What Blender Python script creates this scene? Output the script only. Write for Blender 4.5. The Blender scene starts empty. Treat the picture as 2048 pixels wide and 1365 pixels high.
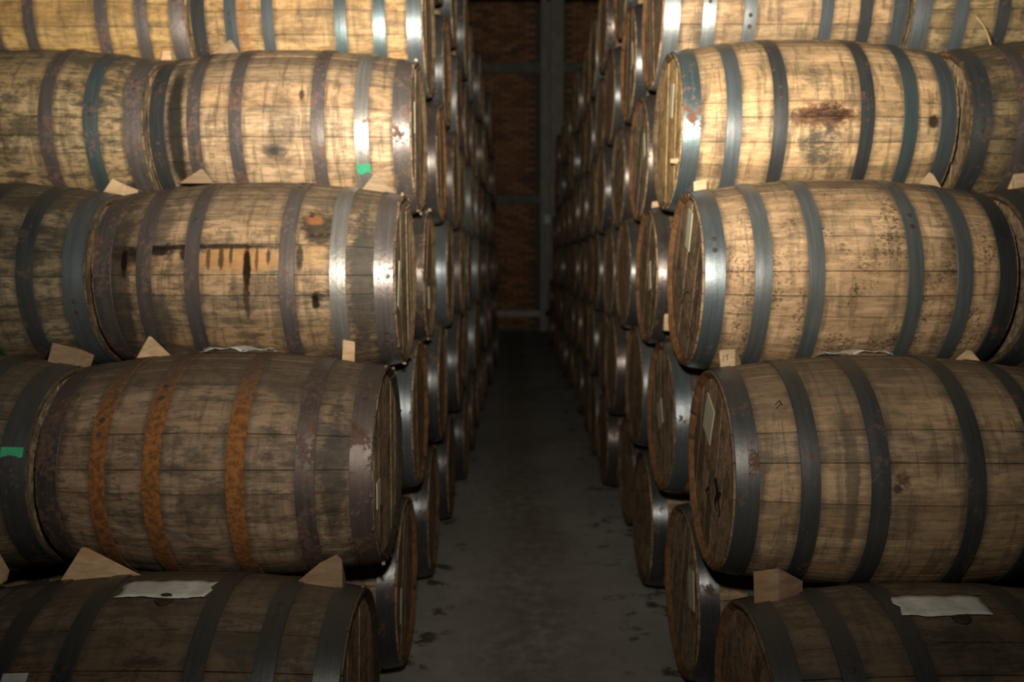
import bpy, bmesh, math, random
from mathutils import Vector, Matrix
PI = math.pi
R = math.radians
S = bpy.context.scene
C = S.collection
random.seed(7)

# ------------------------------------------------------------------ camera
cam = bpy.data.cameras.new('camera'); camo = bpy.data.objects.new('camera', cam); C.objects.link(camo)
camo.location = (0, 0, 1.4624)
camo.rotation_euler = (PI / 2 - 0.096, 0, 0)
cam.sensor_width = 36.0
cam.lens = 36.0 * 1628 / 2048
cam.clip_start = 0.05
cam.dof.use_dof = True
cam.dof.focus_distance = 1.75
cam.dof.aperture_fstop = 2.6
S.camera = camo

# ------------------------------------------------------------------ world, lamps, exposure
w = bpy.data.worlds.new('world'); S.world = w; w.use_nodes = True
bg = w.node_tree.nodes['Background']
bg.inputs[0].default_value = (0.62, 0.75, 0.85, 1)
bg.inputs[1].default_value = 0.004

def spot(name, energy, half, elev, col, radius=0.05):
    l = bpy.data.lights.new(name, 'SPOT'); o = bpy.data.objects.new(name, l); C.objects.link(o)
    l.energy = energy; l.spot_size = R(2 * half); l.spot_blend = 1.0; l.color = col
    l.shadow_soft_size = radius
    o.location = (-0.02, 0.32, 1.74)
    o.rotation_euler = (PI / 2 + R(elev), 0, 0)
    return o
# one hand torch beside the camera, tilted up: its beam and its wide spill
spot('torch_beam', 775, 52, 34, (1.0, 0.89, 0.74))
spot('torch_spill', 175, 86, 33, (1.0, 0.91, 0.78))

S.view_settings.view_transform = 'Standard'
S.view_settings.look = 'None'
S.view_settings.exposure = 0.0
S.view_settings.gamma = 1.0
S.view_settings.use_curve_mapping = False

# ------------------------------------------------------------------ node helper
class NT:
    def __init__(self, name):
        self.m = bpy.data.materials.new(name); self.m.use_nodes = True
        self.t = self.m.node_tree; self.n = self.t.nodes; self.l = self.t.links
        self.b = self.n['Principled BSDF']
    def put(self, sock, v):
        if isinstance(v, bpy.types.NodeSocket): self.l.new(v, sock)
        elif isinstance(v, (tuple, list)) and len(v) == 3 and sock.type == 'RGBA': sock.default_value = (*v, 1)
        else: sock.default_value = v
    def math(self, op, a, b=0.0, c=0.0, clamp=False):
        n = self.n.new('ShaderNodeMath'); n.operation = op; n.use_clamp = clamp
        self.put(n.inputs[0], a); self.put(n.inputs[1], b); self.put(n.inputs[2], c)
        return n.outputs[0]
    def mul(self, a, b): return self.math('MULTIPLY', a, b)
    def add(self, a, b): return self.math('ADD', a, b)
    def sub(self, a, b): return self.math('SUBTRACT', a, b)
    def mix(self, f, a, b, blend='MIX'):
        n = self.n.new('ShaderNodeMix'); n.data_type = 'RGBA'; n.blend_type = blend; n.clamp_factor = True
        self.put(n.inputs[0], f); self.put(n.inputs[6], a); self.put(n.inputs[7], b)
        return n.outputs[2]
    def step(self, v, lo, hi, o0=0.0, o1=1.0):
        n = self.n.new('ShaderNodeMapRange'); n.interpolation_type = 'SMOOTHSTEP'
        self.put(n.inputs[0], v); n.inputs[1].default_value = lo; n.inputs[2].default_value = hi
        n.inputs[3].default_value = o0; n.inputs[4].default_value = o1
        return n.outputs[0]
    def vscale(self, v, s, off=None):
        n = self.n.new('ShaderNodeVectorMath'); n.operation = 'MULTIPLY_ADD'
        self.put(n.inputs[0], v); n.inputs[1].default_value = s
        if off is not None: self.put(n.inputs[2], off)
        return n.outputs[0]
    def noise(self, v, scale=1.0, detail=3.0, rough=0.55, dist=0.0):
        n = self.n.new('ShaderNodeTexNoise'); self.put(n.inputs['Vector'], v)
        n.inputs['Scale'].default_value = scale; n.inputs['Detail'].default_value = detail
        n.inputs['Roughness'].default_value = rough; n.inputs['Distortion'].default_value = dist
        return n.outputs[0]
    def obj(self, o=None):
        n = self.n.new('ShaderNodeTexCoord')
        if o is not None: n.object = o
        return n.outputs['Object']
    def rnd(self):
        return self.n.new('ShaderNodeObjectInfo').outputs['Random']
    def attr(self, name):
        n = self.n.new('ShaderNodeAttribute'); n.attribute_name = name; return n.outputs['Fac']
    def comb(self, x, y, z):
        n = self.n.new('ShaderNodeCombineXYZ')
        for i, v in enumerate((x, y, z)): self.put(n.inputs[i], v)
        return n.outputs[0]
    def xyz(self, v):
        n = self.n.new('ShaderNodeSeparateXYZ'); self.put(n.inputs[0], v); return n.outputs
    def up(self):
        n = self.n.new('ShaderNodeNewGeometry'); return self.xyz(n.outputs['Normal'])[2]
    def bump(self, h, strength=0.3, dist=0.002):
        n = self.n.new('ShaderNodeBump'); n.inputs['Strength'].default_value = strength
        n.inputs['Distance'].default_value = dist; self.put(n.inputs['Height'], h)
        self.l.new(n.outputs[0], self.b.inputs['Normal'])
    def out(self, col=None, rough=None, metal=None, spec=None):
        if col is not None: self.put(self.b.inputs['Base Color'], col)
        if rough is not None: self.put(self.b.inputs['Roughness'], rough)
        if metal is not None: self.put(self.b.inputs['Metallic'], metal)
        if spec is not None: self.put(self.b.inputs['Specular IOR Level'], spec)
        return self.m

# ------------------------------------------------------------------ materials
def lin(r, g, b):
    f = lambda c: (c / 255 / 12.92) if c / 255 <= .04045 else ((c / 255 + .055) / 1.055) ** 2.4
    return (f(r), f(g), f(b))

def oak(name, tone, dirt=0.55, speck=0.2, band=0.3, dust=0.6, stains=(), barrel=None, front=1, var=0.35, dirtcol=(0.06, 0.053, 0.040), hoopx=(), hoopdirt=.5):
    t = NT(name); tone = (tone[0], tone[1] * 1.03, tone[2] * 1.13)
    rn = t.math('FRACT', t.add(t.mul(t.rnd(), 17.31), t.attr('stave_tint')))
    own = t.obj()
    P = t.obj(barrel) if barrel is not None else own
    offv = t.comb(t.mul(rn, 9.0), t.mul(rn, 13.0), t.mul(t.rnd(), 17.0))
    grain = t.noise(t.vscale(own, (7, 130, 130), offv), 1.0, 4, 0.65, 0.2)
    soft = t.noise(t.vscale(own, (2.6, 26, 26), offv), 1.0, 4, 0.6, 0.4)
    dk = (tone[0] * .58, tone[1] * .54, tone[2] * .50); lt = tuple(min(1, c * 1.25) for c in tone)
    col = t.mix(t.step(t.add(t.mul(grain, .5), t.mul(soft, .5)), 0.36, 0.64), dk, lt)
    # every stave has its own shade, some redder, some greyer
    g = t.math('MULTIPLY_ADD', rn, var * 2, 1.0 - var)
    col = t.mix(1.0, col, t.comb(g, g, g), 'MULTIPLY')
    warm = t.step(t.math('FRACT', t.mul(rn, 5.77)), 0.0, 1.0, 0.0, 0.55)
    col = t.mix(warm, col, (tone[0] * 1.0, tone[1] * .86, tone[2] * .70))
    shared = P if barrel is not None else t.vscale(own, (1, 1, 1), offv)
    big = t.noise(t.vscale(shared, (4, 5, 5)), 1.0, 3, 0.55, 0.3)
    if dirt > 0:
        b1 = t.noise(t.vscale(shared, (8, 14, 14)), 1.0, 7, 0.68, 0.3)
        col = t.mix(t.mul(t.step(t.add(t.mul(b1, .65), t.mul(big, .35)), 0.485, 0.575), min(1, dirt * 1.35)), col, dirtcol)
        b1b = t.noise(t.vscale(shared, (16, 55, 55)), 1.0, 6, 0.72, 0.5)
        col = t.mix(t.mul(t.step(b1b, 0.50, 0.60), min(1, dirt * 1.2)), col, tuple(c * .8 for c in dirtcol))
    if band > 0:
        b2 = t.noise(t.vscale(shared, (34, 4.5, 4.5)), 1.0, 6, 0.66, 0.25)
        col = t.mix(t.mul(t.step(b2, 0.51, 0.61), min(1, band * 1.4)), col, tuple(c * .9 for c in dirtcol))
    if speck > 0:
        b3 = t.noise(t.vscale(shared, (95, 120, 120)), 1.0, 4, 0.7)
        b4 = t.noise(t.vscale(shared, (11, 8, 8)), 1.0, 3, 0.6)
        m = t.mul(t.step(b3, 0.50, 0.60), t.step(b4, 0.47, 0.60))
        col = t.mix(t.mul(m, speck), col, (0.022, 0.018, 0.013))
    # iron-black tannin marks where the hoops have sat and wept
    if hoopx:
        s0 = t.xyz(P); hn = t.noise(t.vscale(P, (9, 13, 13)), 1.0, 5, 0.68)
        acc = None
        for (h0, h1) in hoopx:
            d = t.sub(t.math('ABSOLUTE', t.sub(s0[0], (h0 + h1) / 2)), (h1 - h0) / 2)
            m = t.step(t.add(d, t.mul(t.sub(hn, .5), -.06)), -.004, .022, 1.0, 0.0)
            acc = m if acc is None else t.math('MAXIMUM', acc, m)
        col = t.mix(t.mul(acc, hoopdirt), col, (0.045, 0.043, 0.036))
    # dirty joints between the staves
    jn = t.noise(t.vscale(shared, (12, 12, 12)), 1.0, 3, 0.6)
    col = t.mix(t.mul(t.attr('joint'), t.step(jn, .35, .62, .15, .9)), col, (0.03, 0.023, 0.015))
    rough = 0.62
    gloss = None
    if stains:
        s = t.xyz(P)
        th = t.math('ARCTAN2', s[2], t.mul(s[1], float(front)))
        wob = t.sub(t.noise(t.vscale(P, (48, 70, 70)), 1.0, 5, 0.72), 0.5)
        wob2 = t.sub(t.noise(t.vscale(P, (12, 12, 12)), 1.0, 4, 0.65), 0.5)
        fleck = t.noise(t.vscale(P, (30, 90, 90)), 1.0, 4, 0.7)
        for (sx, sth, hx, hth, c, k, ragged) in stains:
            u = t.math('DIVIDE', t.sub(s[0], sx), hx)
            v = t.math('DIVIDE', t.sub(th, R(sth)), R(hth))
            d = t.math('SQRT', t.add(t.mul(u, u), t.mul(v, v)))
            d = t.add(d, t.mul(t.add(wob, wob2), ragged * 2.0))
            mask = t.mul(t.step(d, 0.55, 1.15, 1.0, 0.0), k)
            if ragged > .75: mask = t.mul(mask, t.step(fleck, .40, .54, .45, 1.0))
            col = t.mix(mask, col, c)
            if k > 0.9 and sum(c) < 0.06: gloss = mask if gloss is None else t.math('MAXIMUM', gloss, mask)
    if dust > 0:
        dn = t.noise(t.vscale(shared, (10, 10, 10)), 1.0, 4, 0.6)
        f = t.mul(t.step(t.add(t.up(), t.mul(t.sub(dn, .5), .5)), 0.45, 1.0), dust)
        col = t.mix(f, col, (0.125, 0.098, 0.068))
    if gloss is not None: rough = t.math('MULTIPLY_ADD', gloss, -0.45, 0.62)
    t.bump(t.add(grain, t.mul(soft, .6)), 0.4, 0.0025)
    return t.out(col, rough, 0.0, 0.35)

def endgrain(name, tone):
    t = NT(name)
    P = t.obj()
    n = t.noise(t.vscale(P, (40, 40, 40), t.comb(t.mul(t.rnd(), 9), 0, 0)), 1.0, 4, 0.65)
    n2 = t.noise(t.vscale(P, (7, 7, 7), t.comb(t.mul(t.rnd(), 19), 0, 0)), 1.0, 3, 0.65)
    col = t.mix(t.step(n, .35, .7), tuple(c * .6 for c in tone), tone)
    col = t.mix(t.mul(t.step(n2, .48, .68), .75), col, (0.03, 0.02, 0.013))
    t.bump(n, .4, .002)
    return t.out(col, .7, 0, .3)

def steel(name, base, rust=0.25, rustcol=(0.19, 0.085, 0.04), rough=0.32, tint=(0.11, 0.10, 0.09), age=0.35, metal=0.6, bump=.12):
    t = NT(name)
    P = t.obj(); off = t.comb(t.mul(t.rnd(), 11), t.mul(t.rnd(), 23), t.mul(t.rnd(), 7))
    n1 = t.noise(t.vscale(P, (12, 9, 9), off), 1.0, 6, 0.65, 0.3)
    n2 = t.noise(t.vscale(P, (70, 70, 70), off), 1.0, 4, 0.65)
    n3 = t.noise(t.vscale(P, (110, 6, 6), off), 1.0, 3, 0.5)
    n4 = t.noise(t.vscale(P, (5, 5, 5), off), 1.0, 3, 0.5)
    col = t.mix(t.step(n3, .35, .7), tuple(c * .85 for c in base), tuple(min(1, c * 1.12) for c in base))
    oldm = t.mul(t.step(n4, .42, .62), age)
    col = t.mix(oldm, col, tint)
    r = t.step(t.add(t.mul(n1, .68), t.mul(n2, .32)), .66 - .34 * rust, .74 - .34 * rust)
    rc = t.mix(t.step(n2, .35, .65), tuple(c * .45 for c in rustcol), rustcol)
    col = t.mix(r, col, rc)
    up = t.step(t.up(), .5, 1.0, 0.0, .75)
    col = t.mix(up, col, (0.085, 0.07, 0.052))
    met = t.mul(t.math('SUBTRACT', 1.0, t.math('MAXIMUM', r, up)), metal)
    met = t.mul(met, t.math('MULTIPLY_ADD', oldm, -.5, 1.0))
    ro = t.math('ADD', t.math('MULTIPLY_ADD', r, .42, rough), t.mul(n2, .12))
    t.bump(t.add(n2, n1), bump, .003)
    return t.out(col, ro, met, .5)

def plain(name, col, rough=.7, metal=0.0, n=0.3, scale=30):
    t = NT(name)
    x = t.noise(t.vscale(t.obj(), (scale,) * 3, t.comb(t.mul(t.rnd(), 31), 0, 0)), 1, 4, .6)
    c = t.mix(t.step(x, .3, .7), tuple(k * (1 - n) for k in col), col)
    t.bump(x, .2, .002)
    return t.out(c, rough, metal, .4)

def pine(name, tone):
    t = NT(name)
    P = t.obj(); off = t.comb(t.mul(t.rnd(), 3), t.mul(t.rnd(), 23), t.mul(t.rnd(), 17))
    g = t.noise(t.vscale(P, (14, 30, 55), off), 1, 3, .5, .8)
    s = t.noise(t.vscale(P, (9, 9, 9), off), 1, 3, .5)
    c = t.mix(t.step(g, .35, .7), tuple(k * .72 for k in tone), tone)
    c = t.mix(t.step(s, .5, .68, 0, .55), c, (tone[0] * .85, tone[1] * .55, tone[2] * .45))
    return t.out(c, .65, 0, .3)

YELLOW, TAN, OLIVE, BROWN, DARK = (0.50, 0.325, 0.145), (0.46, 0.315, 0.165), (0.30, 0.225, 0.125), (0.235, 0.165, 0.098), (0.24, 0.178, 0.11)
M_oak_far = oak('old_oak_staves', (0.36, 0.245, 0.13), 0.55, .3, .4, .7)
M_oak_tan = oak('tan_oak_staves', (0.42, 0.29, 0.155), 0.45, .3, .3, .6)
M_head = [oak('oak_head_brown', (0.40, 0.27, 0.155), .45, .1, 0, 0, var=.2), oak('oak_head_grey', (0.44, 0.33, 0.20), .45, .1, 0, 0, var=.22),
          oak('oak_head_yellow', (0.72, 0.49, 0.21), .35, .05, 0, 0, var=.25)]
M_end = [endgrain('end_grain_orange', (0.30, 0.145, 0.062)), endgrain('end_grain_tan', (0.24, 0.16, 0.09)), endgrain('end_grain_dim', (0.15, 0.085, 0.045)), endgrain('end_grain_charred', (0.06, 0.045, 0.032))]
M_blue = steel('hoop_blue_grey', (0.175, 0.21, 0.225), .18)
M_galv = steel('hoop_galvanised', (0.25, 0.28, 0.28), .12, (0.20, .12, .06), age=.2)
M_dark = steel('hoop_dark', (0.10, 0.108, 0.108), .30, (0.15, .065, .035), rough=.36)
M_brown = steel('hoop_brown', (0.21, 0.185, 0.175), .42, (0.19, .105, .07), tint=(.13, .10, .085), age=.6, bump=.25)
M_rust = steel('hoop_orange_rust', (0.16, 0.10, 0.065), 1.25, (0.34, .135, .035), rough=.45, age=.8)
M_brownrust = steel('hoop_brown_rust', (0.15, 0.12, 0.11), .55, (0.17, .095, .065), rough=.42, tint=(.13, .10, .085), age=.7)
M_old = steel('hoop_old_dark', (0.085, 0.095, 0.10), .33, (0.13, .07, .045), rough=.25)
M_oldb = steel('hoop_old_brown', (0.11, 0.095, 0.085), .40, (0.14, .075, .045), rough=.27)
M_teal = steel('hoop_teal_grey', (0.13, 0.185, 0.195), .32, (0.24, .10, .05))
M_pale = steel('hoop_worn_silver', (0.36, 0.35, 0.32), .22, (0.17, .11, .07), age=.35, bump=.3)
M_rivet = plain('dull_rivet', (0.10, 0.075, 0.06), .7, .2, .4)
M_paper = plain('white_paper', (0.86, 0.84, 0.77), .8, 0, .28, 22)
M_sticker = plain('pale_sticker', (0.74, 0.70, 0.50), .7, 0, .15, 10)
M_green = plain('green_paint', (0.06, 0.48, 0.25), .5, 0, .2)
M_pine = pine('cut_pine', (0.82, 0.58, 0.34)); M_pine_grey = pine('weathered_pine', (0.40, 0.285, 0.17))
M_straw = plain('dry_straw', (0.62, 0.45, 0.22), .7, 0, .2)
M_nail = plain('bare_nail', (0.26, 0.19, 0.12), .45, .4, .2)

# ------------------------------------------------------------------ mesh helpers
def link(name, me, mats, parent=None):
    o = bpy.data.objects.new(name, me); C.objects.link(o)
    if parent is not None: o.parent = parent
    return o
def mesh(name, verts, faces, mats, smooth=False, mi=None):
    me = bpy.data.meshes.new(name); me.from_pydata(verts, [], faces)
    for m in mats: me.materials.append(m)
    if mi: me.polygons.foreach_set('material_index', mi)
    if smooth: me.polygons.foreach_set('use_smooth', [True] * len(faces))
    me.update(); return me
def tag(o, label, cat, group=None):
    o['label'] = label; o['category'] = cat
    if group: o['group'] = group
def box_geo(x0, x1, y0, y1, z0, z1):
    v = [(x, y, z) for x in (x0, x1) for y in (y0, y1) for z in (z0, z1)]
    return v, [(0, 1, 3, 2), (4, 6, 7, 5), (0, 4, 5, 1), (2, 3, 7, 6), (0, 2, 6, 4), (1, 5, 7, 3)]

# ------------------------------------------------------------------ the building
def floor_mat():
    t = NT('worn_concrete_floor'); P = t.obj(); s = t.xyz(P)
    a = t.noise(t.vscale(P, (1.3, 1.3, 1.3)), 1, 5, .6); b = t.noise(t.vscale(P, (14, 14, 14)), 1, 5, .65); c = t.noise(t.vscale(P, (90, 90, 90)), 1, 3, .6)
    col = t.mix(t.step(a, .3, .7), (0.36, .355, .32), (0.50, .495, .45))
    col = t.mix(t.step(b, .45, .75, 0, .5), col, (0.29, .27, .225))
    col = t.mix(t.step(c, .55, .72, 0, .4), col, (0.20, .19, .16))
    # brown track worn by feet down the middle of the aisle
    tr = t.step(t.math('ABSOLUTE', t.add(t.sub(s[0], .07), t.mul(t.sub(a, .5), .5))), .05, .30, .65, 0)
    col = t.mix(t.mul(tr, t.step(b, .25, .6)), col, (0.22, .185, .13))
    # spilled liquor and grime along the feet of the stacks
    n = t.noise(t.vscale(P, (7, 8, 7)), 1, 5, .65, .2)
    side = t.math('MAXIMUM', t.step(s[0], .28, .55), t.step(s[0], -.1, -.36))
    col = t.mix(t.mul(t.step(n, .56, .64), side), col, (0.11, .095, .08))
    t.bump(t.add(c, b), .25, .002)
    return t.out(col, .75, 0, .3)
v, f = box_geo(-6, 6, -4, 17.9, -.2, 0)
fl = link('floor', mesh('floor', v, f, [floor_mat()]), None); fl['kind'] = 'structure'

WY = 17.7
M_mortar = plain('mortar', (0.14, 0.105, 0.08), .9, 0, .3, 20)
def brick_mat():
    t = NT('fired_brick'); r = t.math('FRACT', t.add(t.mul(t.rnd(), 13.7), t.attr('stave_tint')))
    n = t.noise(t.vscale(t.obj(), (18, 18, 18), t.comb(t.mul(r, 20), 0, 0)), 1, 4, .6)
    col = t.mix(r, (0.27, .13, .07), (0.50, .26, .13))
    col = t.mix(t.step(t.math('FRACT', t.mul(r, 7.3)), .75, .95, 0, .7), col, (0.10, .065, .05))
    col = t.mix(t.step(n, .45, .7, 0, .5), col, (0.20, .13, .08))
    t.bump(n, .4, .004)
    return t.out(col, .85, 0, .25)
M_brick = brick_mat()
M_conc = plain('grey_concrete', (0.20, 0.20, 0.165), .85, 0, .3, 6)
v, f = box_geo(-6, 6, WY, WY + .25, 0, 6.95)
wall = link('wall_back', mesh('wall_back', v, f, [M_mortar]), None); wall['kind'] = 'structure'
# bricks: the ones seen down the aisle one by one, the rest as one mesh
bl, bh, bd = .238, .066, .03
bv, bf = box_geo(-bl / 2, bl / 2, -bd, .01, -bh / 2, bh / 2)
bev = .006
bv = [(x * (1 - bev / (bl / 2)) if y < 0 else x, y, z * (1 - bev / (bh / 2)) if y < 0 else z) for x, y, z in bv]
brick_me = mesh('brick', bv, bf, [M_brick])
bands = [(.0, .06), (.30, .43), (2.73, 2.91), (5.45, 5.66)]
sv, sf, tint = [], [], []; cand = []
row = 0; z = .06 + bh / 2
rb = random.Random(3)
while z < 6.9:
    if not any(a - bh / 2 < z < b + bh / 2 for a, b in bands):
        x = -3.0 + (bl / 2 + .006 if row % 2 else 0)
        while x < 3.2:
            if not (.48 < x < 1.2): cand.append((abs(x - .18) + abs(z - 2.6) * .30, x, z))
            x += bl + .012
    z += bh + .012; row += 1
cand.sort()
for i, (d, x, z) in enumerate(cand):
    dy = rb.uniform(-.004, .004)
    if i < 300:
        o = link('brick', brick_me, None, wall); o.location = (x, WY + dy, z)
    else:
        k = len(sv); sv += [(x + a, WY + dy + b, z + c) for a, b, c in bv]; sf += [tuple(q + k for q in ff) for ff in bf]; tint += [rb.random()] * 8
me = mesh('brickwork', sv, sf, [M_brick]); at = me.attributes.new('stave_tint', 'FLOAT', 'POINT'); at.data.foreach_set('value', tint)
o = link('brickwork', me, None, wall); o['kind'] = 'stuff'
for i, (a, b) in enumerate(bands):
    pr = .05 if i != 1 else .12
    v, f = box_geo(-6, 6, WY - pr, WY + .02, a, b)
    o = link('trim_%d' % (i + 1), mesh('concrete_band', v, f, [M_conc if i != 1 else plain('pale_concrete', (0.52, .52, .46), .8, 0, .2, 5)]), None); o['kind'] = 'structure'
# steel column: two flanges with the dark web set back between them
M_steelcol = plain('grey_painted_steel', (0.30, 0.30, 0.255), .6, 0, .25, 4)
vs, fs = [], []
for (x0, x1, y0, y1) in ((.60, .715, WY - .34, WY - .04), (.715, .80, WY - .12, WY - .04), (.80, 1.07, WY - .36, WY - .04)):
    v, f = box_geo(x0, x1, y0, y1, 0, 6.9); k = len(vs); vs += v; fs += [tuple(q + k for q in ff) for ff in f]
o = link('column', mesh('column', vs, fs, [M_steelcol]), None); o['kind'] = 'structure'
v, f = box_geo(-6, 6, -4, WY + .25, 6.9, 7.05)
o = link('ceiling', mesh('ceiling', v, f, [plain('dark_roof_boards', (0.03, .027, .024), .9, 0, .3, 3)]), None); o['kind'] = 'structure'
# small pale green box on the column
root = bpy.data.objects.new('wall_box', None); C.objects.link(root); root.location = (.74, WY - .36, 2.28)
tag(root, 'small pale green electrical box on the grey column at the far wall', 'electrical box')
M_box = plain('pale_green_plastic', (0.36, .62, .50), .4, 0, .1)
bmx = bmesh.new(); bmesh.ops.create_cube(bmx, size=1, matrix=Matrix.LocRotScale((0, -.04, .09), None, (.11, .08, .18))); bmesh.ops.bevel(bmx, geom=bmx.edges[:], offset=.008, segments=2, affect='EDGES')
me = bpy.data.meshes.new('box_body'); bmx.to_mesh(me); bmx.free(); me.materials.append(M_box); link('box_body', me, None, root)
bmx = bmesh.new(); bmesh.ops.create_cube(bmx, size=1, matrix=Matrix.LocRotScale((0, -.086, .09), None, (.085, .016, .14))); bmesh.ops.bevel(bmx, geom=bmx.edges[:], offset=.005, segments=1, affect='EDGES')
me = bpy.data.meshes.new('box_lid'); bmx.to_mesh(me); bmx.free(); me.materials.append(M_box); link('box_lid', me, None, root)

# ------------------------------------------------------------------ barrel geometry
RB, RH = .3305, .2855
def prof(x, L): return RB - (RB - RH) * (1 - 2 * x / L) ** 2
def stave_geo(L, units, jig=0.0):
    h = units * PI / 96 * .998; c = .0048
    xs = [0, .012, .024, .07] + [.07 + (L - .14) * i / 12 for i in range(1, 12)] + [L - .07, L - .024, L - .012, L]
    v, edge, f, mi = [], [], [], []
    for i, x in enumerate(xs):
        r = prof(x, L) + jig
        e = min(x, L - x)
        t = .028 if e > .02 else .0065 + .0065 * e / .012 + (.009 if e > .01 else 0)
        ri = prof(x, L) - t
        for a, rr, ed in ((-h, ri, 0), (-h, r - .0034, 1), (-h + c, r - .0004, .25), (-h * .33, r, 0), (h * .33, r, 0), (h - c, r - .0004, .25), (h, r - .0034, 1), (h, ri, 0)):
            v.append((x, rr * math.cos(a), rr * math.sin(a))); edge.append(ed)
    n = len(xs)
    for i in range(n - 1):
        for j in range(8):
            a, b = i * 8 + j, i * 8 + (j + 1) % 8
            f.append((a, b, b + 8, a + 8)); mi.append(1 if j == 7 and (i < 2 or i > n - 4) else 0)
    f.append(tuple(range(7, -1, -1))); mi.append(1); f.append(tuple(range((n - 1) * 8, n * 8))); mi.append(1)
    return v, edge, f, mi
_sm = {}
def stave_mesh(L, units, wood, end):
    key = (L, units, wood.name, end.name)
    if key not in _sm:
        v, edge, f, mi = stave_geo(L, units)
        me = mesh('stave', v, f, [wood, end], False, mi)
        me.attributes.new('joint', 'FLOAT', 'POINT').data.foreach_set('value', edge)
        _sm[key] = me
    return _sm[key]
def stave_plan(rnd):
    while True:
        u = [rnd.choice((5, 6, 7, 8, 8, 9, 10)) for _ in range(rnd.randint(22, 26))]
        if sum(u) == 192: break
    return u
def hoop_geo(x0, x1, L, th=.0030, seg=72):
    b = .0008; xm = (x0 + x1) / 2
    strips = [((x0, -.001), (x0, th - b)), ((x0, th - b), (x0 + b, th)), ((x0 + b, th), (xm, th + .0003)), ((xm, th + .0003), (x1 - b, th)), ((x1 - b, th), (x1, th - b)), ((x1, th - b), (x1, -.001))]
    v, f = [], []
    for st in strips:
        k0 = len(v)
        for k in range(seg):
            a = 2 * PI * k / seg
            extra = .0022 if 0 <= k < 4 else 0.0      # the riveted lap: the band is double for a hand's breadth
            for x, d in st:
                r = prof(x, L) + d + (extra if d > 0 else 0); v.append((x, r * math.cos(a), r * math.sin(a)))
        for k in range(seg):
            a, b2 = k0 + k * 2, k0 + ((k + 1) % seg) * 2
            f.append((a, b2, b2 + 1, a + 1))
    return v, f
_hm = {}
def hoop_mesh(x0, x1, L, mat):
    key = (x0, x1, L, mat.name)
    if key not in _hm:
        v, f = hoop_geo(x0, x1, L); me = mesh('hoop', v, f, [mat], True)
        _hm[key] = me
    return _hm[key]
_rv = {}
def rivet_mesh(mat):
    if mat.name not in _rv:
        b = bmesh.new(); bmesh.ops.create_uvsphere(b, u_segments=10, v_segments=6, radius=.0085)
        for q in b.verts: q.co.z *= .3
        me = bpy.data.meshes.new('rivet'); b.to_mesh(me); b.free(); me.materials.append(mat); _rv[mat.name] = me
    return _rv[mat.name]
HOOPS = ((.006, .066), (.150, .200), (.305, .352))
def hoop_spec(L): return list(HOOPS) + [(L - b, L - a) for a, b in reversed(HOOPS)]
HR = .2715; HX = .014
def board_geo(a0, a1, rot, R_=HR, x=HX, t=.02, e=.0018):
    # one head board: the slice of the head disc between a0 and a1
    def outline(p0, p1, rr):
        pts = []
        n = 12
        y0, y1 = p0, p1
        for i in range(n + 1):
            y = y0 + (y1 - y0) * i / n; pts.append((y, math.sqrt(max(0, rr * rr - y * y))))
        for i in range(n, -1, -1):
            y = y0 + (y1 - y0) * i / n; pts.append((y, -math.sqrt(max(0, rr * rr - y * y))))
        return pts
    fr = outline(a0 + e, a1 - e, R_ - .002); md = outline(a0 + .0002, a1 - .0002, R_)
    n = len(fr); v = []
    c, s = math.cos(rot), math.sin(rot)
    for xx, ring in ((x, fr), (x + .003, md), (x + t, md)):
        v += [(xx, p * c - q * s, p * s + q * c) for p, q in ring]
    f = [tuple(range(n - 1, -1, -1))]
    for k in range(2):
        for i in range(n):
            j = (i + 1) % n; f.append((k * n + i, k * n + j, (k + 1) * n + j, (k + 1) * n + i))
    f.append(tuple(range(2 * n, 3 * n)))
    edge = [0.0] * n + [1.0] * n + [1.0] * n
    return v, f, edge
BW = [-HR, -.195, -.118, -.037, .041, .112, .192, HR]
_bm = {}
def board_mesh(i, mat):
    key = (i, mat.name)
    if key not in _bm:
        v, f, e = board_geo(BW[i] + (1e-4 if i == 0 else 0), BW[i + 1] - (1e-4 if i == 6 else 0), 0)
        v = [(x, y, z) for x, y, z in v]
        me = mesh('head_board', v, f, [mat]); me.attributes.new('joint', 'FLOAT', 'POINT').data.foreach_set('value', [q * .45 for q in e]); _bm[key] = me
    return _bm[key]
def disc_geo(x, r, flip=False, t=.012, n=40):
    v = [(xx, r * math.cos(2 * PI * k / n), r * math.sin(2 * PI * k / n)) for xx in (x, x + t) for k in range(n)]
    f = [tuple(range(n - 1, -1, -1)), tuple(range(n, 2 * n))] + [(k, (k + 1) % n, n + (k + 1) % n, n + k) for k in range(n)]
    return v, f
_disc = {}
def disc_mesh(name, x, mat):
    key = (name, x, mat.name)
    if key not in _disc:
        v, f = disc_geo(x, HR); _disc[key] = mesh(name, v, f, [mat])
    return _disc[key]

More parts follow.
